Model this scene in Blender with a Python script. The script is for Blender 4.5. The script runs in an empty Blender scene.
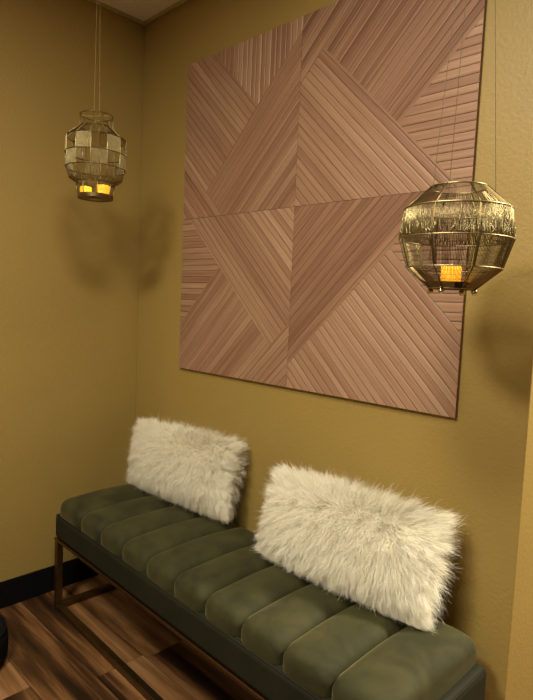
import bpy, math, random
import numpy as np
from mathutils import Matrix, Vector
S = bpy.context.scene
C = S.collection
PI = math.pi

# ------------------------------------------------------------------ materials
def mat(name):
    m = bpy.data.materials.new(name); m.use_nodes = True
    nt = m.node_tree; b = nt.nodes['Principled BSDF']
    return m, nt, b

def N(nt, t, **kw):
    n = nt.nodes.new(t)
    for k, v in kw.items():
        if k in n.inputs: n.inputs[k].default_value = v
        else: setattr(n, k, v)
    return n

def ramp(nt, stops):
    r = nt.nodes.new('ShaderNodeValToRGB'); e = r.color_ramp.elements
    while len(e) < len(stops): e.new(0.5)
    for i, (p, c) in enumerate(stops):
        e[i].position = p; e[i].color = (*c, 1)
    return r

def paint(name, col, bump=0.25, rough=0.55, col2=None):
    m, nt, b = mat(name)
    g = N(nt, 'ShaderNodeNewGeometry')
    n1 = N(nt, 'ShaderNodeTexNoise', Scale=95.0, Detail=3.0, Roughness=0.55)
    n2 = N(nt, 'ShaderNodeTexNoise', Scale=2.2, Detail=2.0)
    nt.links.new(g.outputs['Position'], n1.inputs['Vector'])
    nt.links.new(g.outputs['Position'], n2.inputs['Vector'])
    c2 = col2 or tuple(c * 0.9 for c in col)
    r = ramp(nt, [(0.3, c2), (0.7, col)])
    nt.links.new(n2.outputs['Fac'], r.inputs['Fac'])
    nt.links.new(r.outputs['Color'], b.inputs['Base Color'])
    bp = N(nt, 'ShaderNodeBump', Strength=bump, Distance=0.004)
    nt.links.new(n1.outputs['Fac'], bp.inputs['Height'])
    nt.links.new(bp.outputs['Normal'], b.inputs['Normal'])
    b.inputs['Roughness'].default_value = rough
    return m

def metal(name, col, rough=0.35, met=1.0, var=0.25):
    m, nt, b = mat(name)
    g = N(nt, 'ShaderNodeNewGeometry')
    n = N(nt, 'ShaderNodeTexNoise', Scale=60.0, Detail=3.0)
    nt.links.new(g.outputs['Position'], n.inputs['Vector'])
    r = ramp(nt, [(0.3, tuple(c * (1 - var) for c in col)), (0.7, col)])
    nt.links.new(n.outputs['Fac'], r.inputs['Fac'])
    nt.links.new(r.outputs['Color'], b.inputs['Base Color'])
    b.inputs['Metallic'].default_value = met
    b.inputs['Roughness'].default_value = rough
    return m

M_wall = paint('olive_gold_paint', (0.358, 0.256, 0.070), 0.3, 0.5)
M_fill_cut = paint('bounce_cut_brown', (0.12, 0.088, 0.05), 0.2, 0.6)  # for unseen walls, coloured dark to cut the bounced fill light
M_ceil = paint('ceiling_paint', (0.90, 0.87, 0.82), 0.3, 0.8)
M_trim = paint('ceiling_bead', (0.42, 0.36, 0.16), 0.05, 0.6)
M_base = paint('black_baseboard_vinyl', (0.004, 0.004, 0.004), 0.02, 0.8)
M_blk = paint('black_fabric', (0.008, 0.008, 0.008), 0.2, 0.8)
M_frame = metal('bronze_metal', (0.20, 0.135, 0.062), 0.42)
M_gold = metal('rose_gold_strip', (0.20, 0.115, 0.055), 0.45)
M_brass = metal('brass_wire', (0.38, 0.325, 0.165), 0.42)
M_brassd = metal('aged_brass', (0.22, 0.165, 0.07), 0.42)
M_silver = metal('champagne_wire', (0.54, 0.47, 0.24), 0.42)
M_ball = metal('polished_ball', (0.85, 0.72, 0.5), 0.15)
M_cordl = metal('pale_cord', (0.40, 0.32, 0.11), 0.6, 0.0)

for m_ in (M_base, M_blk): m_.node_tree.nodes['Principled BSDF'].inputs['Specular IOR Level'].default_value = 0.12
M_cord = metal('dark_cord', (0.10, 0.075, 0.03), 0.7, 0.0)
def floor_mat():
    m, nt, b = mat('wood_plank')
    at = N(nt, 'ShaderNodeAttribute', attribute_name='tone')
    g = N(nt, 'ShaderNodeNewGeometry')
    mp = N(nt, 'ShaderNodeMapping'); mp.inputs['Scale'].default_value = (0.5, 8.5, 1.0)
    ad = N(nt, 'ShaderNodeVectorMath', operation='ADD')
    nt.links.new(g.outputs['Position'], mp.inputs['Vector'])
    nt.links.new(mp.outputs['Vector'], ad.inputs[0]); nt.links.new(at.outputs['Color'], ad.inputs[1])
    sc = N(nt, 'ShaderNodeVectorMath', operation='MULTIPLY_ADD')
    sc.inputs[1].default_value = (37, 91, 13)
    nt.links.new(at.outputs['Color'], sc.inputs[0]); nt.links.new(mp.outputs['Vector'], sc.inputs[2])
    n = N(nt, 'ShaderNodeTexNoise', Scale=1.0, Detail=5.0, Roughness=0.6, Distortion=0.45)
    nt.links.new(sc.outputs[0], n.inputs['Vector'])
    n2 = N(nt, 'ShaderNodeTexNoise', Scale=9.0, Detail=4.0, Roughness=0.7)
    nt.links.new(sc.outputs[0], n2.inputs['Vector'])
    r = ramp(nt, [(0.38, (0.016, 0.007, 0.003)), (0.48, (0.065, 0.028, 0.010)), (0.56, (0.19, 0.092, 0.034)), (0.70, (0.36, 0.21, 0.10))])
    sep = N(nt, 'ShaderNodeSeparateColor'); nt.links.new(at.outputs['Color'], sep.inputs['Color'])
    k = N(nt, 'ShaderNodeMath', operation='MULTIPLY_ADD'); k.inputs[1].default_value = 0.24; k.inputs[2].default_value = -0.115
    nt.links.new(sep.outputs[0], k.inputs[0])
    a2 = N(nt, 'ShaderNodeMath', operation='ADD')
    nt.links.new(k.outputs[0], a2.inputs[0]); nt.links.new(n.outputs['Fac'], a2.inputs[1])
    k3 = N(nt, 'ShaderNodeMath', operation='MULTIPLY_ADD'); k3.inputs[1].default_value = 0.16; k3.inputs[2].default_value = -0.08
    nt.links.new(n2.outputs['Fac'], k3.inputs[0])
    a3 = N(nt, 'ShaderNodeMath', operation='ADD')
    nt.links.new(a2.outputs[0], a3.inputs[0]); nt.links.new(k3.outputs[0], a3.inputs[1])
    nt.links.new(a3.outputs[0], r.inputs['Fac'])
    nt.links.new(r.outputs['Color'], b.inputs['Base Color'])
    b.inputs['Roughness'].default_value = 0.42
    return m
M_floor = floor_mat()

def slat_mat():
    m, nt, b = mat('wood_veneer_slats')
    at = N(nt, 'ShaderNodeAttribute', attribute_name='tone')
    uv = N(nt, 'ShaderNodeUVMap', uv_map='UVMap')
    mp = N(nt, 'ShaderNodeMapping'); mp.inputs['Scale'].default_value = (3.0, 105.0, 1.0)
    nt.links.new(uv.outputs['UV'], mp.inputs['Vector'])
    n = N(nt, 'ShaderNodeTexNoise', Scale=1.0, Detail=4.0, Roughness=0.6, Distortion=0.3)
    nt.links.new(mp.outputs['Vector'], n.inputs['Vector'])
    sep = N(nt, 'ShaderNodeSeparateColor'); nt.links.new(at.outputs['Color'], sep.inputs['Color'])
    mix = N(nt, 'ShaderNodeMath', operation='MULTIPLY_ADD'); mix.inputs[1].default_value = 0.46
    m0 = N(nt, 'ShaderNodeMath', operation='MULTIPLY'); m0.inputs[1].default_value = 0.64
    nt.links.new(n.outputs['Fac'], m0.inputs[0])
    nt.links.new(sep.outputs[0], mix.inputs[0]); nt.links.new(m0.outputs[0], mix.inputs[2])
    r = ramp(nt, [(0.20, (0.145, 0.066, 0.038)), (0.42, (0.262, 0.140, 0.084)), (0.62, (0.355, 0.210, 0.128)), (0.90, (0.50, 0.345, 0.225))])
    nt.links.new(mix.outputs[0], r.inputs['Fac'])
    nt.links.new(r.outputs['Color'], b.inputs['Base Color'])
    b.inputs['Roughness'].default_value = 0.48
    return m
M_slat = slat_mat()
M_back = paint('panel_backing', (0.24, 0.14, 0.085), 0.1, 0.8)
M_edge = paint('panel_edge', (0.30, 0.17, 0.09), 0.1, 0.7)

def velvet(name, c0, c1, sheen):
    m, nt, b = mat(name)
    g = N(nt, 'ShaderNodeNewGeometry')
    n = N(nt, 'ShaderNodeTexNoise', Scale=9.0, Detail=3.0, Roughness=0.6, Distortion=0.6)
    nt.links.new(g.outputs['Position'], n.inputs['Vector'])
    r = ramp(nt, [(0.36, c0), (0.66, c1)])
    nt.links.new(n.outputs['Fac'], r.inputs['Fac'])
    nt.links.new(r.outputs['Color'], b.inputs['Base Color'])
    b.inputs['Roughness'].default_value = 0.75
    b.inputs['Specular IOR Level'].default_value = 0.25
    b.inputs['Sheen Weight'].default_value = sheen
    b.inputs['Sheen Roughness'].default_value = 0.35
    b.inputs['Sheen Tint'].default_value = (0.8, 0.72, 0.35, 1)
    n2 = N(nt, 'ShaderNodeTexNoise', Scale=700.0, Detail=1.0)
    nt.links.new(g.outputs['Position'], n2.inputs['Vector'])
    bp = N(nt, 'ShaderNodeBump', Strength=0.15, Distance=0.001)
    nt.links.new(n2.outputs['Fac'], bp.inputs['Height']); nt.links.new(bp.outputs['Normal'], b.inputs['Normal'])
    return m
M_velvet = velvet('olive_velvet', (0.024, 0.025, 0.0085), (0.048, 0.047, 0.016), 0.26)
M_velvet_shade = velvet('olive_velvet_shaded', (0.011, 0.012, 0.005), (0.015, 0.016, 0.0065), 0.0)  # same velvet as the seat, darkened: front shade put into the colour

def fur_mat():
    m, nt, b = mat('cream_faux_fur')
    at = N(nt, 'ShaderNodeAttribute', attribute_name='tone')
    sep = N(nt, 'ShaderNodeSeparateColor'); nt.links.new(at.outputs['Color'], sep.inputs['Color'])
    r = ramp(nt, [(0.0, (0.87, 0.845, 0.68)), (0.5, (0.94, 0.925, 0.80)), (1.0, (0.98, 0.97, 0.88))])
    nt.links.new(sep.outputs[0], r.inputs['Fac'])
    d = N(nt, 'ShaderNodeBsdfDiffuse'); t = N(nt, 'ShaderNodeBsdfTranslucent'); x = N(nt, 'ShaderNodeMixShader', Fac=0.35)
    nt.links.new(r.outputs['Color'], d.inputs['Color']); nt.links.new(r.outputs['Color'], t.inputs['Color'])
    nt.links.new(d.outputs[0], x.inputs[1]); nt.links.new(t.outputs[0], x.inputs[2])
    nt.links.new(x.outputs[0], nt.nodes['Material Output'].inputs['Surface'])
    return m
M_fur = fur_mat()
M_cush = paint('cream_pillow_cover', (0.78, 0.70, 0.55), 0.2, 0.9)

def glow_mat():
    m, nt, b = mat('candle_wax_glow')
    tc = N(nt, 'ShaderNodeTexCoord')
    n = N(nt, 'ShaderNodeTexNoise', Scale=60.0, Detail=2.0)
    nt.links.new(tc.outputs['Object'], n.inputs['Vector'])
    r = ramp(nt, [(0.3, (1.0, 0.33, 0.008)), (0.7, (1.0, 0.47, 0.02))])
    nt.links.new(n.outputs['Fac'], r.inputs['Fac'])
    nt.links.new(r.outputs['Color'], b.inputs['Emission Color'])
    b.inputs['Base Color'].default_value = (0.5, 0.25, 0.05, 1)
    b.inputs['Emission Strength'].default_value = 2.2
    return m
M_glow = glow_mat()
def flame_mat():
    m, nt, b = mat('flame_bulb')
    b.inputs['Base Color'].default_value = (0.9, 0.6, 0.2, 1)
    b.inputs['Emission Color'].default_value = (1.0, 0.62, 0.14, 1)
    b.inputs['Emission Strength'].default_value = 3.0
    return m
M_flame = flame_mat()

# ------------------------------------------------------------------ mesh helpers
class MB:
    def __init__(s): s.v = []; s.f = []; s.n = 0; s.t = []; s.uv = []
    def add(s, vs, fs, tone=None, uv=None):
        o = s.n; s.v += [tuple(map(float, p)) for p in vs]; s.n += len(vs)
        for f in fs:
            s.f.append(tuple(i + o for i in f)); s.t.append(tone if tone is not None else (0.5, 0.5, 0.5))
        s.uv += (list(uv) if uv is not None else [(0, 0)] * len(vs))
    def box(s, a, b, tone=None):
        x0, y0, z0 = a; x1, y1, z1 = b
        s.add([(x0, y0, z0), (x1, y0, z0), (x1, y1, z0), (x0, y1, z0), (x0, y0, z1), (x1, y0, z1), (x1, y1, z1), (x0, y1, z1)],
              [(0, 3, 2, 1), (4, 5, 6, 7), (0, 1, 5, 4), (1, 2, 6, 5), (2, 3, 7, 6), (3, 0, 4, 7)], tone)
    def tube(s, pts, r, k=6, closed=False, tone=None):
        P = [Vector(p) for p in pts]; n = len(P); rings = []
        up = None
        for i in range(n):
            if closed: t = P[(i + 1) % n] - P[i - 1]
            else: t = P[min(i + 1, n - 1)] - P[max(i - 1, 0)]
            t.normalize()
            if up is None:
                up = t.orthogonal().normalized()
            else:
                up = (up - t * up.dot(t)).normalized()
            w = t.cross(up)
            rr = r[i] if isinstance(r, (list, tuple)) else r
            rings.append([P[i] + up * math.cos(2 * PI * j / k) * rr + w * math.sin(2 * PI * j / k) * rr for j in range(k)])
        vs = [v for ring in rings for v in ring]; fs = []
        for i in range(n if closed else n - 1):
            a = i * k; b = ((i + 1) % n) * k
            for j in range(k):
                fs.append((a + j, a + (j + 1) % k, b + (j + 1) % k, b + j))
        if not closed:
            fs.append(tuple(range(k))[::-1]); fs.append(tuple((n - 1) * k + j for j in range(k)))
        s.add(vs, fs, tone)
    def ring(s, R, z, r, seg=48, k=6, c=(0, 0)):
        s.tube([(c[0] + R * math.cos(2 * PI * i / seg), c[1] + R * math.sin(2 * PI * i / seg), z) for i in range(seg)], r, k, True)
    def lathe(s, prof, seg=32, c=(0, 0)):
        n = len(prof); vs = []; fs = []
        for i in range(seg):
            a = 2 * PI * i / seg
            for (r, z) in prof: vs.append((c[0] + r * math.cos(a), c[1] + r * math.sin(a), z))
        for i in range(seg):
            j = (i + 1) % seg
            for p in range(n - 1): fs.append((i * n + p, j * n + p, j * n + p + 1, i * n + p + 1))
        s.add(vs, fs)
    def build(s, name, m, parent=None, smooth=False, attr=False, bevel=0, loc=None):
        me = bpy.data.meshes.new(name); me.from_pydata(s.v, [], s.f)
        if attr:
            ca = me.color_attributes.new('tone', 'FLOAT_COLOR', 'CORNER')
            uvl = me.uv_layers.new(name='UVMap')
            for p in me.polygons:
                for li in p.loop_indices:
                    ca.data[li].color = (*s.t[p.index], 1)
                    uvl.data[li].uv = s.uv[me.loops[li].vertex_index]
        me.materials.append(m); me.validate(); me.update()
        if smooth:
            for p in me.polygons: p.use_smooth = True
        o = bpy.data.objects.new(name, me); C.objects.link(o)
        if parent: o.parent = parent
        if loc: o.location = loc
        if bevel:
            md = o.modifiers.new('bevel', 'BEVEL'); md.width = bevel; md.segments = 3; md.limit_method = 'ANGLE'
        return o

def thing(name, label, cat, loc=(0, 0, 0), rz=0.0, group=None):
    o = bpy.data.objects.new(name, None); C.objects.link(o)
    o.empty_display_size = 0.05
    o.location = loc; o.rotation_euler = (0, 0, rz); o['label'] = label; o['category'] = cat
    if group: o['group'] = group
    return o
def structure(o):
    o['kind'] = 'structure'; return o

# ------------------------------------------------------------------ room shell
H = 2.4279
XR = 1.715            # convex corner at the right end of the bench wall
W1, W2 = -3.4, 4.2    # front wall y, far right wall x
YB = 2.2
def slab(name, a, b, m, bevel=0):
    g = MB(); g.box(a, b); return structure(g.build(name, m, bevel=bevel))
slab('wall_left', (-0.12, W1, 0), (0, 0.12, H), M_wall)
slab('wall_back', (0, 0, 0), (XR, YB + 0.12, H), M_wall, 0.004)
slab('wall_rear', (XR, YB, 0), (W2, YB + 0.12, H), M_wall)
slab('wall_right', (W2, W1, 0), (W2 + 0.12, YB, H), M_fill_cut)
slab('wall_front', (0, W1 - 0.12, 0), (W2, W1, H), M_fill_cut)
slab('ceiling', (-0.12, W1 - 0.12, H), (W2 + 0.12, YB + 0.12, H + 0.1), M_ceil)

# plank floor: planks run along the bench wall
random.seed(11)
fl = MB(); pw = 0.1745; y = W1; bases = []
yb = -0.52
while yb > W1: yb -= pw
row = 0
while yb < YB:
    y0, y1 = max(yb, W1), min(yb + pw, YB)
    x = random.uniform(-1.2, 0)
    L = 1.22
    idx = round((yb + 0.52) / pw)
    fixed = {-2: [(-0.7, 0.85)], -1: [(-0.2, 0.62)], 0: [(-0.6, 0.44)], 1: [(-0.58, 0.60), (0.645, 0.36)], 2: [(-0.9, 0.30), (0.3, 0.45)]}.get(idx)
    if fixed: x = fixed[0][0]
    cnt = 0
    xx = x
    while xx < W2:
        xe = xx + L
        if fixed and cnt + 1 < len(fixed): xe = fixed[cnt + 1][0]
        tone = random.random()
        if fixed and cnt < len(fixed): tone = fixed[cnt][1]
        a, b = max(xx, 0 if yb < 0 else XR), min(xe, W2)
        if yb + pw > 0 and yb < 0: a = max(xx, 0)
        if b > a:
            fl.add([(a, y0 + .0008, 0), (b - .0012, y0 + .0008, 0), (b - .0012, y1 - .0008, 0), (a, y1 - .0008, 0)], [(0, 1, 2, 3)],
                   (tone, random.random(), random.random()))
        xx = xe; cnt += 1
    yb += pw
fl.box((-0.12, W1 - 0.12, -0.08), (W2 + 0.12, YB + 0.12, -0.0012), (0.0, 0.5, 0.5))
structure(fl.build('floor', M_floor, attr=True))

g = MB(); g.box((0, W1, 0), (0.009, 0, 0.107)); structure(g.build('baseboard_left', M_base, bevel=0.002))
g = MB(); g.box((0.009, -0.009, 0), (XR, 0, 0.107)); structure(g.build('baseboard_back', M_base, bevel=0.002))
g = MB(); g.box((XR, -0.009, 0), (XR + 0.009, YB, 0.107)); structure(g.build('baseboard_return', M_base, bevel=0.002))
def bead(name, a, b):
    g = MB(); g.box(a, b); structure(g.build(name, M_trim, bevel=0.004))
bead('trim_1', (0, W1, H - 0.013), (0.013, 0, H))
bead('trim_2', (0.013, -0.013, H - 0.013), (XR, 0, H))

# ------------------------------------------------------------------ slatted wood panels
PX, PZ, T = 0.3367, 0.9610, 0.6
def clip(poly, a, b, c):            # keep a*u+b*v <= c
    out = []
    for i in range(len(poly)):
        p, q = poly[i], poly[(i + 1) % len(poly)]
        dp, dq = a * p[0] + b * p[1] - c, a * q[0] + b * q[1] - c
        if dp <= 0: out.append(p)
        if (dp < 0 < dq) or (dq < 0 < dp):
            t = dp / (dp - dq); out.append((p[0] + (q[0] - p[0]) * t, p[1] + (q[1] - p[1]) * t))
    return out
PITCH = 0.0385
PROF = [(0.0, 0.0), (0.06, 0.0), (0.20, 1.0), (0.40, 0.90), (0.60, 0.84), (0.80, 0.72), (0.93, 0.45), (1.0, 0.0)]
GD = 0.0015          # groove depth
TH = 0.014           # panel thickness
def field(mb, region, direction, rnd, bias=0.0):
    s2 = 1 / math.sqrt(2)
    d = {'/': (s2, s2), '\\': (s2, -s2), '-': (1, 0), '|': (0, 1)}[direction]
    n = (-d[1], d[0])
    k0, k1 = -50, 50
    for k in range(k0, k1):
        tone = None
        for i in range(len(PROF) - 1):
            a, ha = PROF[i]; b, hb = PROF[i + 1]
            ja = random.Random(k * 31 + rnd).uniform(-.09, .09); jb = random.Random((k + 1) * 31 + rnd).uniform(-.09, .09)
            wa = k + ja; wb = k + 1 + jb
            c0, c1 = (wa + (wb - wa) * a) * PITCH, (wa + (wb - wa) * b) * PITCH
            poly = clip(clip(region, n[0], n[1], c1), -n[0], -n[1], -c0)
            if len(poly) < 3: continue
            ar = 0.5 * abs(sum(poly[j][0] * poly[(j + 1) % len(poly)][1] - poly[(j + 1) % len(poly)][0] * poly[j][1] for j in range(len(poly))))
            if ar < 1e-6: continue
            if tone is None:
                rr = random.Random(k * 7919 + rnd * 131)
                tone = (min(1, max(0, rr.gauss(0.5, 0.15) + bias)), rr.random(), rr.random()); off = rr.random() * 9
            vs = []; uv = []
            for (u, v) in poly:
                cc = u * n[0] + v * n[1]; f = min(1, max(0, (cc - c0) / (c1 - c0))); h = ha + (hb - ha) * f
                vs.append((u * T, -(TH - GD + h * GD), v * T)); uv.append(((u * d[0] + v * d[1]) * T + off, cc * T))
            m = len(vs)
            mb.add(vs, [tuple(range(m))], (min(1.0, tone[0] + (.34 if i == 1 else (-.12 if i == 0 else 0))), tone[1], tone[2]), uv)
            for j in range(m):                      # end faces down to the backing
                p, q = poly[j], poly[(j + 1) % m]
                e = (q[0] - p[0], q[1] - p[1])
                if abs(e[0] * n[0] + e[1] * n[1]) > 1e-5:
                    A, B = vs[j], vs[(j + 1) % m]
                    mb.add([A, B, (B[0], -(TH - GD - .0004), B[2]), (A[0], -(TH - GD - .0004), A[2])], [(0, 3, 2, 1)], tone, [uv[j], uv[(j + 1) % m], uv[(j + 1) % m], uv[j]])
    return mb
SQ = [(0.001, 0.001), (0.999, 0.001), (0.999, 0.999), (0.001, 0.999)]
def reg(*hs):
    p = SQ
    for h in hs: p = clip(p, *h)
    return p
# half planes:  u+v<=c -> (1,1,c) ; u+v>=c -> (-1,-1,-c) ; v-u<=c -> (-1,1,c) ; v-u>=c -> (1,-1,-c)
tiles = [
 ('square slatted wood panel, upper left of the four', (0, 1), [
    ([reg((1, -1, .07), (1, 1, 1.28)), reg((-1, 1, -.07), (1, 1, .39))], '\\', -0.04),
    ([reg((-1, 1, -.07), (-1, -1, -.39))], '/', -0.18),
    ([reg((-1, -1, -1.28), (1, -1, .07))], '|', 0.0)]),
 ('square slatted wood panel, upper right of the four, behind the ball lantern', (1, 1), [
    ([reg((1, 1, .95), (-1, 1, .64))], '\\', -0.02),
    ([reg((-1, -1, -.95), (1, -1, .31), (-1, 1, .64)), reg((1, -1, -.64))], '/', -0.30),
    ([reg((-1, 1, -.31), (-1, -1, -.95))], '-', 0.02)]),
 ('square slatted wood panel, lower left of the four, above the left fur pillow', (0, 0), [
    ([reg((-1, -1, -1.07), (1, -1, .63))], '\\', 0.03),
    ([reg((1, 1, 1.07), (-1, 1, .30)), reg((-1, -1, -1.07), (-1, 1, -.63))], '/', -0.08),
    ([reg((1, 1, 1.07), (1, -1, -.30))], '-', 0.05)]),
 ('square slatted wood panel, lower right of the four, with the broad pale corner', (1, 0), [
    ([reg((1, -1, -.13))], '/', -0.30),
    ([reg((-1, 1, .13), (1, 1, 1.37))], '\\', 0.20),
    ([reg((-1, -1, -1.37), (-1, 1, .13))], '-', 0.05)]),
]
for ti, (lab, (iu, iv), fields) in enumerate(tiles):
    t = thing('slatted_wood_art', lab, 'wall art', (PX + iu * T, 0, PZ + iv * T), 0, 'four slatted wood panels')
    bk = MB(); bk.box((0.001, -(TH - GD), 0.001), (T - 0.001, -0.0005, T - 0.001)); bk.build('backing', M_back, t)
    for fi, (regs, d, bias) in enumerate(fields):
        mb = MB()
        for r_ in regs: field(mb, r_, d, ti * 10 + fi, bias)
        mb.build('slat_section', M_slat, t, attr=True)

# ------------------------------------------------------------------ bench
BA = -0.02651
bench = thing('channel_bench', 'long olive green velvet bench with channel tufted seat and bronze sled legs, against the wall', 'bench', (0.1314, -0.4434, 0), BA)
D = 0.40
# upholstered band
def rbox(x0, x1, y0, y1, z0, z1, r, name, m, parent):
    g = MB(); g.box((x0, y0, z0), (x1, y1, z1)); o = g.build(name, m, parent, smooth=True)
    md = o.modifiers.new('bevel', 'BEVEL'); md.width = r; md.segments = 5
    md2 = o.modifiers.new('wn', 'WEIGHTED_NORMAL')
    return o
rbox(0.006, 1.560, 0.0, D, 0.2915, 0.390, 0.018, 'seat_base', M_velvet_shade, bench)
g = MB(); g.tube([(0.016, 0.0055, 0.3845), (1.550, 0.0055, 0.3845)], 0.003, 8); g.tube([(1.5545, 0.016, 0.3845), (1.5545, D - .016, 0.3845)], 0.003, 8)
g.build('piping', M_velvet_shade, bench, smooth=True)
# channels
x0, pitch, nch = 0.0605, 0.1464, 10
TOPZ = 0.457
def channel(i):
    xa, xb = x0 + i * pitch + 0.0013 - (0.036 if i == 0 else 0), x0 + (i + 1) * pitch - 0.0013 + (0.012 if i == nch - 1 else 0)
    w = xb - xa; nx, ny = 18, 34; z0c = 0.384
    vs = []; fs = []
    end_l, end_r = (i == 0), (i == nch - 1)
    ys = []
    # path around from lower front edge, over the top, to lower rear edge (y, z, crown weight)
    prof = []
    yf, yr, zt = 0.014, D - 0.008, TOPZ - 0.009
    R = 0.032
    for k in range(4): prof.append((yf, z0c + (zt - R - z0c) * k / 4))
    for k in range(9):
        a = PI / 2 * k / 8; prof.append((yf + R - R * math.cos(a), zt - R + R * math.sin(a)))
    for k in range(1, 14): 
        f = k / 14; prof.append((yf + R + (yr - yf - 2 * R) * f, zt + 0.008 * math.sin(PI * f)))
    for k in range(9):
        a = PI / 2 * k / 8; prof.append((yr - R + R * math.sin(a), zt - R + R * math.cos(a)))
    for k in range(1, 4): prof.append((yr, zt - R - (zt - R - z0c) * k / 4))
    n = len(prof)
    cx, cz, cy0 = None, 0.40, None
    for j, (yy, zz) in enumerate(prof):
        p0 = prof[max(j - 1, 0)]; p1 = prof[min(j + 1, n - 1)]
        ty, tz = p1[0] - p0[0], p1[1] - p0[1]; l = math.hypot(ty, tz); ny_, nz_ = -tz / l, ty / l
        for k in range(nx + 1):
            s = k / nx; s = 0.5 - 0.5 * math.cos(PI * s)
            px = 3.4 if zz > zt - 0.001 else 7.0
            if zt - R < zz <= zt - 0.001: px = 7.0 - 3.6 * ((zz - zt + R) / (R - 0.001)) ** 2
            e = 1 - (1 - abs(2 * s - 1) ** px) ** 0.6
            amp = 0.031 if not ((end_l and s < .5) or (end_r and s > .5)) else 0.032
            if zz < zt - R * .6 and not ((end_l and s < .5) or (end_r and s > .5)): amp = 0.026
            dd = 0.012 - amp * e
            lowfade = min(1.0, max(0.0, (zz - z0c) / 0.016))
            dd -= (1 - lowfade) ** 2 * 0.004
            vs.append((xa + w * s, yy + ny_ * dd, zz + nz_ * dd))
    m = nx + 1
    for j in range(n - 1):
        for k in range(nx): fs.append((j * m + k, j * m + k + 1, (j + 1) * m + k + 1, (j + 1) * m + k))
    # side walls and underside
    fs.append(tuple(j * m for j in range(n)))
    fs.append(tuple(j * m + nx for j in range(n))[::-1])
    fs.append(tuple(list(range(0, m))[::-1] + list(range((n - 1) * m, n * m))))
    g = MB(); g.add(vs, fs)
    return g
for i in range(nch):
    o = channel(i).build('seat_channel', M_velvet, bench, smooth=True)
    md = o.modifiers.new('es', 'EDGE_SPLIT'); md.split_angle = math.radians(50)
# metal frame
g = MB(); g.box((0.004, 0.001, 0.281), (1.562, 0.017, 0.2915)); g.box((0.004, D - .017, 0.281), (1.562, D - .001, 0.2915))
g.box((0.004, 0.017, 0.281), (0.020, D - .017, 0.2915)); g.box((1.546, 0.017, 0.281), (1.562, D - .017, 0.2915))
g.build('metal_trim', M_gold, bench, bevel=0.0012)
tw = 0.024
for (lx, ly) in ((0.006, 0.002), (1.536, 0.002), (0.006, D - .002 - tw), (1.536, D - .002 - tw)):
    g = MB(); g.box((lx, ly, 0.0), (lx + tw, ly + tw, 0.281)); g.build('leg', M_frame, bench, bevel=0.0015)
for (a, b) in (((0.006 + tw, .002, 0.0), (1.536, .002 + tw, tw)), ((0.006 + tw, D - .002 - tw, 0.0), (1.536, D - .002, tw)),
               ((0.006, .002 + tw, 0.0), (0.006 + tw, D - .002 - tw, tw)), ((1.536, .002 + tw, 0.0), (1.536 + tw, D - .002 - tw, tw))):
    g = MB(); g.box(a, b); g.build('floor_rail', M_frame, bench, bevel=0.0015)

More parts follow.
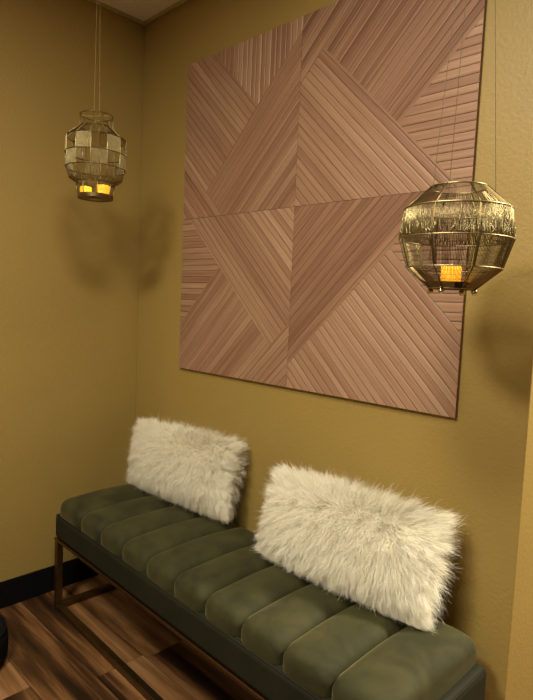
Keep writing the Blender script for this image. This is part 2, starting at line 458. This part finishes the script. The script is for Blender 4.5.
# ------------------------------------------------------------------ fur pillows
def pillow(label, center, w, h, th, lean, tilt, yaw, seed, ns, length):
    t = thing('fur_pillow', label, 'pillow', center, 0, 'shaggy fur pillows on the bench')
    Rm = (Matrix.Rotation(yaw, 4, 'Z') @ Matrix.Rotation(lean, 4, 'X') @ Matrix.Rotation(tilt, 4, 'Y'))
    t.rotation_euler = Rm.to_euler()
    rg = np.random.default_rng(seed)
    def surf(a, b, sgn):     # a,b in [-1,1]
        ex = (1 - np.abs(a) ** 3.0).clip(0) ** .55 * (1 - np.abs(b) ** 3.0).clip(0) ** .55
        pin = 1 - 0.05 * (1 - np.abs(a) ** 2) * np.abs(b) ** 2 - 0
        pin2 = 1 - 0.05 * (1 - np.abs(b) ** 2) * np.abs(a) ** 2
        return np.stack([a * w / 2 * pin2, sgn * th / 2 * ex, b * h / 2 * pin], -1)
    n = 26; mbp = MB(); vs = []; fs = []
    for sgn in (-1, 1):
        o = len(vs)
        for i in range(n + 1):
            for j in range(n + 1):
                a, b = math.sin(PI / 2 * (-1 + 2 * i / n)), math.sin(PI / 2 * (-1 + 2 * j / n))
                vs.append(tuple(surf(np.array(a), np.array(b), sgn)))
        for i in range(n):
            for j in range(n):
                q = (o + i * (n + 1) + j, o + (i + 1) * (n + 1) + j, o + (i + 1) * (n + 1) + j + 1, o + i * (n + 1) + j + 1)
                fs.append(q if sgn < 0 else q[::-1])
    mbp.add(vs, fs); body = mbp.build('pillow_body', M_cush, t, smooth=True)
    # fur: long wavy locks that fall outwards and down
    def frames(a, b, s):
        P = surf(a, b, s); e = 1e-3
        a2 = np.clip(a, -.985, .985); b2 = np.clip(b, -.985, .985)
        Pa = surf(a2 + e, b2, s) - surf(a2 - e, b2, s); Pb = surf(a2, b2 + e, s) - surf(a2, b2 - e, s)
        nn = np.cross(Pa, Pb) ; nn /= np.linalg.norm(nn, axis=1)[:, None] + 1e-12
        nn *= -np.sign(nn[:, 1] * s * -1)[:, None]
        return P, nn
    nc = 1300
    ca, cb = rg.uniform(-1, 1, nc), rg.uniform(-1, 1, nc); cs = np.where(rg.random(nc) < .78, -1.0, 1.0)
    Pc, Nc = frames(ca, cb, cs)
    inv = np.array(Rm.to_3x3().inverted())
    down = inv @ np.array([0, 0, -1.0]); wall = inv @ np.array([0, 1.0, 0])
    def flow(P, Nn, k, s):
        rad = np.stack([P[:, 0] / (w / 2), 0 * P[:, 0], P[:, 2] / (h / 2)], -1)
        edge = np.clip(np.abs(rad).max(1), 0, 1)[:, None] ** 3
        d = Nn * 0.55 + rad * (0.25 + 1.0 * edge) + down * 0.62
        return d
    swirl = rg.normal(0, .42, (nc, 3))
    dc = flow(Pc, Nc, 0, cs) + swirl; dc /= np.linalg.norm(dc, axis=1)[:, None]
    lc = length * rg.uniform(.6, 1.1, nc)
    tipc = Pc + dc * lc[:, None]
    a = rg.uniform(-1, 1, ns); b = rg.uniform(-1, 1, ns)
    ed = rg.random(ns) < .30           # extra strands round the rim
    side = rg.random(ns) < .4
    a = np.where(ed & side, np.sign(a) * rg.uniform(.9, 1, ns), a); b = np.where(ed & ~side, np.sign(b) * rg.uniform(.9, 1, ns), b)
    s = np.where(rg.random(ns) < .80, -1.0, 1.0)
    P, Nn = frames(a, b, s)
    # nearest clump on the same side
    own = np.empty(ns, int)
    for i0 in range(0, ns, 2000):
        dd = ((P[i0:i0 + 2000, None, :] - Pc[None]) ** 2).sum(2) + (s[i0:i0 + 2000, None] != cs[None]) * .01
        own[i0:i0 + 2000] = dd.argmin(1)
    d = flow(P, Nn, 0, s) + rg.normal(0, .22, (ns, 3)); d /= np.linalg.norm(d, axis=1)[:, None]
    rim = np.clip(np.maximum(np.abs(a), np.abs(b)), 0, 1) ** 6
    ln = length * rg.uniform(.65, 1.12, ns) * (1 + .22 * rim * rg.random(ns))
    tip = P + d * ln[:, None]
    cl = rg.uniform(.15, .7, ns)[:, None]
    tip = tip * (1 - cl) + (tipc[own] + rg.normal(0, .0035, (ns, 3))) * cl
    out = rg.random(ns) < .06          # a few stray hairs
    tip[out] = (P + d * ln[:, None] * 1.1)[out]
    K = 7; ts = np.linspace(0, 1, K)
    mid = P + Nn * (ln * .42)[:, None] + (tip - P) * .30
    ph = rg.uniform(0, 6.28, (nc, 1))[own][:, 0] + rg.normal(0, .5, ns); fr = rg.uniform(5, 9, nc)[own]
    wd = np.cross(d, Nn); wd /= np.linalg.norm(wd, axis=1)[:, None] + 1e-9
    X = np.empty((ns, K, 3))
    for k, tt in enumerate(ts):
        q = P * (1 - tt) ** 2 + 2 * mid * tt * (1 - tt) + tip * tt * tt
        q = q + wd * (0.0042 * tt * np.sin(fr * tt + ph))[:, None]
        X[:, k] = q
    # keep hairs above the seat and in front of the wall
    Mw = np.array(Rm.to_3x3()); Cw = np.array(center)
    Wp = X @ Mw.T + Cw
    seat = np.interp(Wp[..., 1], [-.5, .1], [.455, .455])
    seat = np.where(Wp[..., 1] > -0.455, .4715, 0.3)
    jit = rg.uniform(0, .006, (ns, 1))
    Wp[..., 2] = np.maximum(Wp[..., 2], seat + jit)
    Wp[..., 1] = np.minimum(Wp[..., 1], -0.004 - jit)
    X = (Wp - Cw) @ Mw
    tan = np.gradient(X, axis=1); tan /= np.linalg.norm(tan, axis=2)[..., None] + 1e-9
    Wd = np.cross(tan, Nn[:, None, :] + rg.normal(0, .35, (ns, 1, 3))); Wd /= np.linalg.norm(Wd, axis=2)[..., None] + 1e-9
    wdt = (0.00048 * (1 - .8 * ts ** 1.5))[None, :, None] * rg.uniform(.7, 1.3, (ns, 1, 1))
    V = np.stack([X - Wd * wdt, X + Wd * wdt], 2).reshape(-1, 3)
    base = (np.arange(ns) * K * 2)[:, None]; kk = (np.arange(K - 1) * 2)[None]
    F = np.stack([base + kk, base + kk + 1, base + kk + 3, base + kk + 2], -1).reshape(-1, 4)
    me = bpy.data.meshes.new('fur')
    me.vertices.add(len(V)); me.vertices.foreach_set('co', V.astype(np.float32).ravel())
    me.loops.add(F.size); me.loops.foreach_set('vertex_index', F.astype(np.int32).ravel())
    me.polygons.add(len(F)); me.polygons.foreach_set('loop_start', np.arange(0, F.size, 4, dtype=np.int32))
    me.polygons.foreach_set('loop_total', np.full(len(F), 4, np.int32))
    me.update(calc_edges=True)
    ca_ = me.color_attributes.new('tone', 'FLOAT_COLOR', 'POINT')
    tone = np.clip(rg.normal(.6, .2, nc)[own] + rg.normal(0, .2, ns), 0, 1)
    col = np.ones((ns, K * 2, 4), np.float32); col[..., :3] = tone[:, None, None]
    ca_.data.foreach_set('color', col.ravel())
    me.materials.append(M_fur); me.polygons.foreach_set('use_smooth', np.ones(len(F), bool))
    fo = bpy.data.objects.new('fur', me); C.objects.link(fo); fo.parent = t; fo['kind'] = 'stuff'
    return t
pillow('cream shaggy fur pillow near the room corner, at the left end of the bench',
       (0.484, -0.098, 0.604), 0.570, 0.220, 0.11, math.radians(-13), math.radians(-3.2), 0.0, 5, 46000, 0.056)
pillow('cream shaggy fur pillow with longer hair, at the right end of the bench',
       (1.292, -0.128, 0.585), 0.525, 0.215, 0.12, math.radians(-19), math.radians(-1.5), 0.0, 9, 56000, 0.066)

# ------------------------------------------------------------------ lanterns
def wires_between(mb, r0, z0, r1, z1, a0, a1, n, rad, jitter=0.0, rnd=None, k=3):
    for i in range(n):
        a = a0 + (a1 - a0) * (i + .5) / n
        j = (rnd.uniform(-jitter, jitter) if rnd else 0)
        p = [(r0 * math.cos(a + j), r0 * math.sin(a + j), z0), (r1 * math.cos(a - j), r1 * math.sin(a - j), z1)]
        mb.tube(p, rad, k)

def candle(label, loc, r=0.019, h=0.036, group=None):
    t = thing('flameless_candle', label, 'candle', loc, 0, group)
    g = MB(); g.lathe([(0, 0), (r * .96, 0), (r, .002), (r, h - .002), (r * .93, h), (r * .7, h - .003), (0, h - .004)], 28)
    g.build('wax_body', M_glow, t, smooth=True)
    g = MB(); g.lathe([(0, h - .004), (.0028, h - .003), (.003, h - .001), (.0015, h + .003), (0, h + .005)], 12)
    g.build('flame_tip', M_flame, t, smooth=True)
    return t

def octa_lantern(loc):
    t = thing('wire_lantern', 'tall brass wire lantern with checkered wire panels, hanging at left near the corner', 'lantern', loc, 0)
    t.rotation_euler = (0, math.radians(0), 0)
    Z = dict(bot=0.0, cup=0.050, bul=0.064, low=0.098, mid=0.146, sh=0.198, nb=0.236, top=0.275)
    R = dict(bot=0.0575, cup=0.064, bul=0.087, low=0.0985, mid=0.1000, sh=0.0985, nb=0.0545, top=0.0535)
    ph = math.radians(-45 - 23)
    g = MB()
    for k in ('cup', 'low', 'mid', 'sh', 'nb', 'top', 'bot'): g.ring(R[k], Z[k], 0.0016, 60, 6)
    g.ring(0.050, 0.001, 0.001, 40, 5)
    g.build('ring_frame', M_brassd, t, smooth=True)
    g = MB()
    for i in range(12):
        a = ph + i * PI / 6
        pt = [(R[k] * math.cos(a), R[k] * math.sin(a), Z[k]) for k in ('cup', 'bul', 'low', 'mid', 'sh', 'nb', 'top')]
        g.tube(pt, 0.0015, 5)
    for i in range(8):
        a = ph + i * PI / 4
        g.tube([(R[k] * math.cos(a), R[k] * math.sin(a), Z[k]) for k in ('bot', 'cup')], 0.0012, 5)
    for i in range(12):                                         # mid wires of the open cells
        a = ph + (i + .5) * PI / 6
        g.tube([(R[k] * math.cos(a), R[k] * math.sin(a), Z[k]) for k in ('low', 'mid')], 0.0012, 4)
    g.build('rib', M_silver, t, smooth=True)
    rnd = random.Random(3)
    def cell(i, a, b, n, m, rad=.00045, span=PI / 6, name='wire_panel'):
        g = MB(); wires_between(g, R[a], Z[a], R[b], Z[b], ph + i * span + .02, ph + (i + 1) * span - .02, n, rad, .006, rnd)
        g.build(name, m, t)
    for i in range(12):
        if i % 2 == 0: cell(i, 'mid', 'sh', 25, M_silver, .00062)
        else: cell(i, 'low', 'mid', 25, M_silver, .00062)
        cell(i, 'bul', 'low', 10 if i % 2 else 20, M_brassd if i % 2 else M_brass, .0005)
        cell(i, 'cup', 'bul', 14, M_brassd, .0005)
    for i in range(12):
        cell(i, 'sh', 'nb', 10 if i % 2 else 16, M_brassd, .0004)
    for i in range(8):
        if i % 2: cell(i, 'bot', 'cup', 15, M_brassd, .0005, PI / 4)
    g = MB(); g.lathe([(0, 0), (0.055, 0), (0.0585, .002), (0.0590, .012), (0.0575, .012), (0.056, .0025), (0, .0025)], 40); g.build('base_tray', M_brassd, t, smooth=False)
    g = MB(); g.lathe([(0, -.0035), (0.020, -.0035), (0.021, -.003), (.021, 0)], 28); g.build('base_disc', M_silver, t)
    hk = H - loc[2]
    g = MB()
    for sx in (-1, 1):
        g.tube([(0.0075 * sx, 0.006 * sx, Z['top'] + .0005), (0.003 * sx, 0.002 * sx, hk - 0.022)], 0.00065, 5)
    g.tube([(-R['top'] * .78, -R['top'] * .62, Z['top']), (R['top'] * .78, R['top'] * .62, Z['top'])], 0.001, 5)
    g.build('hanging_wire', M_cordl, t)
    g = MB(); g.tube([(0, 0, hk), (0, 0, hk - .01), (0.006, 0, hk - .014), (0.006, 0, hk - .022), (0, 0, hk - .026), (-.006, 0, hk - .021)], .0013, 6)
    g.build('ceiling_hook', M_brassd, t, smooth=True)
    return t

def ball_lantern(loc):
    t = thing('mesh_lantern', 'wide brass wire mesh lantern with ball feet, hanging before the right wood panels', 'lantern', loc, 0)
    Z = dict(bot=0.0, r4=0.041, r3=0.100, r2=0.161, top=0.206)
    R = dict(bot=0.048, r4=0.0955, r3=0.1135, r2=0.106, top=0.057)
    view = math.radians(-64)
    ph = view + math.radians(22.5)
    g = MB()
    for k, rr in (('r4', .0016), ('r3', .0018), ('r2', .0022), ('top', .0018), ('bot', .0018)): g.ring(R[k], Z[k], rr, 64, 6)
    g.build('ring_frame', M_brass, t, smooth=True)
    g = MB()
    for i in range(8):
        a = ph + i * PI / 4
        g.tube([(R[k] * math.cos(a), R[k] * math.sin(a), Z[k]) for k in ('bot', 'r4', 'r3', 'r2', 'top')], 0.0019, 5)
    g.build('rib', M_brassd, t, smooth=True)
    rnd = random.Random(8)
    for (a, b, n, m, rad) in (('bot', 'r4', 200, M_brassd, .00072), ('r4', 'r3', 220, M_brassd, .00062), ('r2', 'top', 200, M_brassd, .00050)):
        g = MB(); wires_between(g, R[a], Z[a], R[b], Z[b], 0, 2 * PI, n, rad, .004, rnd)
        g.build('wire_mesh', m, t)
    g = MB(); wires_between(g, R['r3'], Z['r3'], R['r2'], Z['r2'], 0, 2 * PI, 300, .00066, .012, rnd)
    for q in range(150):                                        # crinkled bright strands of the upper band
        a = rnd.uniform(0, 2 * PI); pts = []
        z0 = Z['r3'] + .002; z1 = Z['r3'] + rnd.uniform(.3, 1.0) * (Z['r2'] - Z['r3'])
        for k in range(6):
            f = k / 5; z = z0 + (z1 - z0) * f; rr = R['r3'] + (R['r2'] - R['r3']) * (z - Z['r3']) / (Z['r2'] - Z['r3']) + .0012
            aa = a + .05 * math.sin(f * 5 + q) * rnd.uniform(.3, 1); pts.append((rr * math.cos(aa), rr * math.sin(aa), z))
        g.tube(pts, rnd.uniform(.0005, .0011), 4)
    g.build('wire_band', M_brass, t, smooth=True)
    g = MB()
    for k in range(5):
        f = (k + 1) / 6
        g.ring(R['r4'] + (R['r3'] - R['r4']) * f, Z['r4'] + (Z['r3'] - Z['r4']) * f, .0003, 48, 3)
    for k in range(4):
        f = (k + 1) / 5
        g.ring(R['bot'] + (R['r4'] - R['bot']) * f, Z['bot'] + (Z['r4'] - Z['bot']) * f, .0003, 48, 3)
    g.build('cross_wire', M_brassd, t)
    g = MB(); g.lathe([(0, .001), (R['bot'], .001), (R['bot'] + .009, .012), (R['bot'] + .008, .0125), (R['bot'] - .001, .004), (0, .004)], 40); g.build('base_tray', M_brassd, t)
    for k in range(4):
        a = view + math.radians(65 + 90 * k)
        g = MB(); n = 10
        cx_, cy_ = R['bot'] * math.cos(a), R['bot'] * math.sin(a)
        g.lathe([(0.0068 * math.sin(PI * i / n), -0.0066 - 0.0068 * math.cos(PI * i / n)) for i in range(n + 1)], 16, (cx_, cy_))
        g.build('ball_foot', M_ball, t, smooth=True)
    hk = H - loc[2]
    for k in range(3):
        a = view + math.radians(77 + 120 * k)
        g = MB(); g.tube([(0.072 * math.cos(a), 0.072 * math.sin(a), Z['top'] - .0135), (0.003 * math.cos(a), 0.003 * math.sin(a), hk - 0.022)], 0.0007, 5)
        g.build('hanging_wire', M_cord, t)
    g = MB(); g.tube([(0, 0, hk), (0, 0, hk - .01), (0.006, 0, hk - .014), (0.006, 0, hk - .022), (0, 0, hk - .026), (-.006, 0, hk - .021)], .0013, 6)
    g.build('ceiling_hook', M_brassd, t, smooth=True)
    return t
LL = (0.3915, -0.4295, 1.573)
octa_lantern(LL)
GC = 'flameless candles in the lanterns'
candle('left of two glowing amber candles inside the tall left lantern', (LL[0] - .026, LL[1] - .022, LL[2] + .0025), .019, .036, GC)
candle('right of two glowing amber candles inside the tall left lantern', (LL[0] + .020, LL[1] + .018, LL[2] + .0025), .021, .042, GC)
RL = (1.641, -0.296, 1.288)
ball_lantern(RL)
candle('glowing amber candle alone inside the wide right lantern', (RL[0] - .003, RL[1] - .003, RL[2] + .004), .0205, .043, GC)

# ------------------------------------------------------------------ dark rounded thing at the left edge
pf = thing('floor_pouf', 'black rounded pouf on the floor, mostly cut off by the left edge', 'pouf', (0.271, -0.823, 0))
g = MB(); Rr, hh = 0.145, 0.130
g.lathe([(0, 0), (Rr - .03, 0), (Rr - .012, .006), (Rr - .002, .025), (Rr, .05), (Rr, hh - .05), (Rr - .004, hh - .025), (Rr - .016, hh - .008), (Rr - .035, hh - .001), (0, hh)], 40)
g.build('cushion_body', M_blk, pf, smooth=True)
g = MB(); g.ring(Rr - .008, hh - .015, .003, 48, 6); g.build('piping', M_blk, pf, smooth=True)

# ------------------------------------------------------------------ lights
def area(name, loc, power, size, col=(1, 0.88, 0.70), rot=(0, 0, 0)):
    l = bpy.data.lights.new(name, 'AREA'); l.shape = 'DISK'; l.size = size; l.energy = power; l.color = col
    o = bpy.data.objects.new(name, l); o.location = loc; o.rotation_euler = rot; C.objects.link(o); return o
area('downlight', (1.35, -1.80, H - 0.02), 45, 0.38)
area('downlight', (1.65, -1.08, H - 0.02), 23, 0.36)
area('downlight', (1.90, -2.90, H - 0.02), 15, 0.45)
area('downlight', (2.70, 0.70, H - 0.02), 112, 0.2)  # lamp added to brighten the return wall past the corner
w = bpy.data.worlds.new('world'); S.world = w; w.use_nodes = True
w.node_tree.nodes['Background'].inputs[0].default_value = (0.3, 0.22, 0.12, 1)
w.node_tree.nodes['Background'].inputs[1].default_value = 0.05

# ------------------------------------------------------------------ camera
q = dict(pos=(2.181660, -1.400332, 1.241940), yaw=-0.770395, pitch=-0.084277, roll=0.0426129, f=556.476)
cy_, sy_, cp, sp = math.cos(q['yaw']), math.sin(q['yaw']), math.cos(q['pitch']), math.sin(q['pitch'])
f = Vector((sy_ * cp, cy_ * cp, sp)); r = Vector((cy_, -sy_, 0)); u = r.cross(f)
r2 = r * math.cos(q['roll']) + u * math.sin(q['roll']); u2 = -r * math.sin(q['roll']) + u * math.cos(q['roll'])
cam = bpy.data.cameras.new('camera'); co = bpy.data.objects.new('camera', cam); C.objects.link(co)
Mx = Matrix.Identity(4)
for i in range(3):
    Mx[i][0] = r2[i]; Mx[i][1] = u2[i]; Mx[i][2] = -f[i]; Mx[i][3] = q['pos'][i]
co.matrix_world = Mx
cam.sensor_fit = 'VERTICAL'; cam.sensor_height = 36.0; cam.lens = q['f'] / 700 * 36.0
cam.clip_start = 0.02
S.camera = co
S.view_settings.view_transform = 'Standard'; S.view_settings.look = 'None'
S.view_settings.gamma = 1.0; S.view_settings.exposure = 0.0
try: S.view_settings.use_curve_mapping = False
except Exception: pass
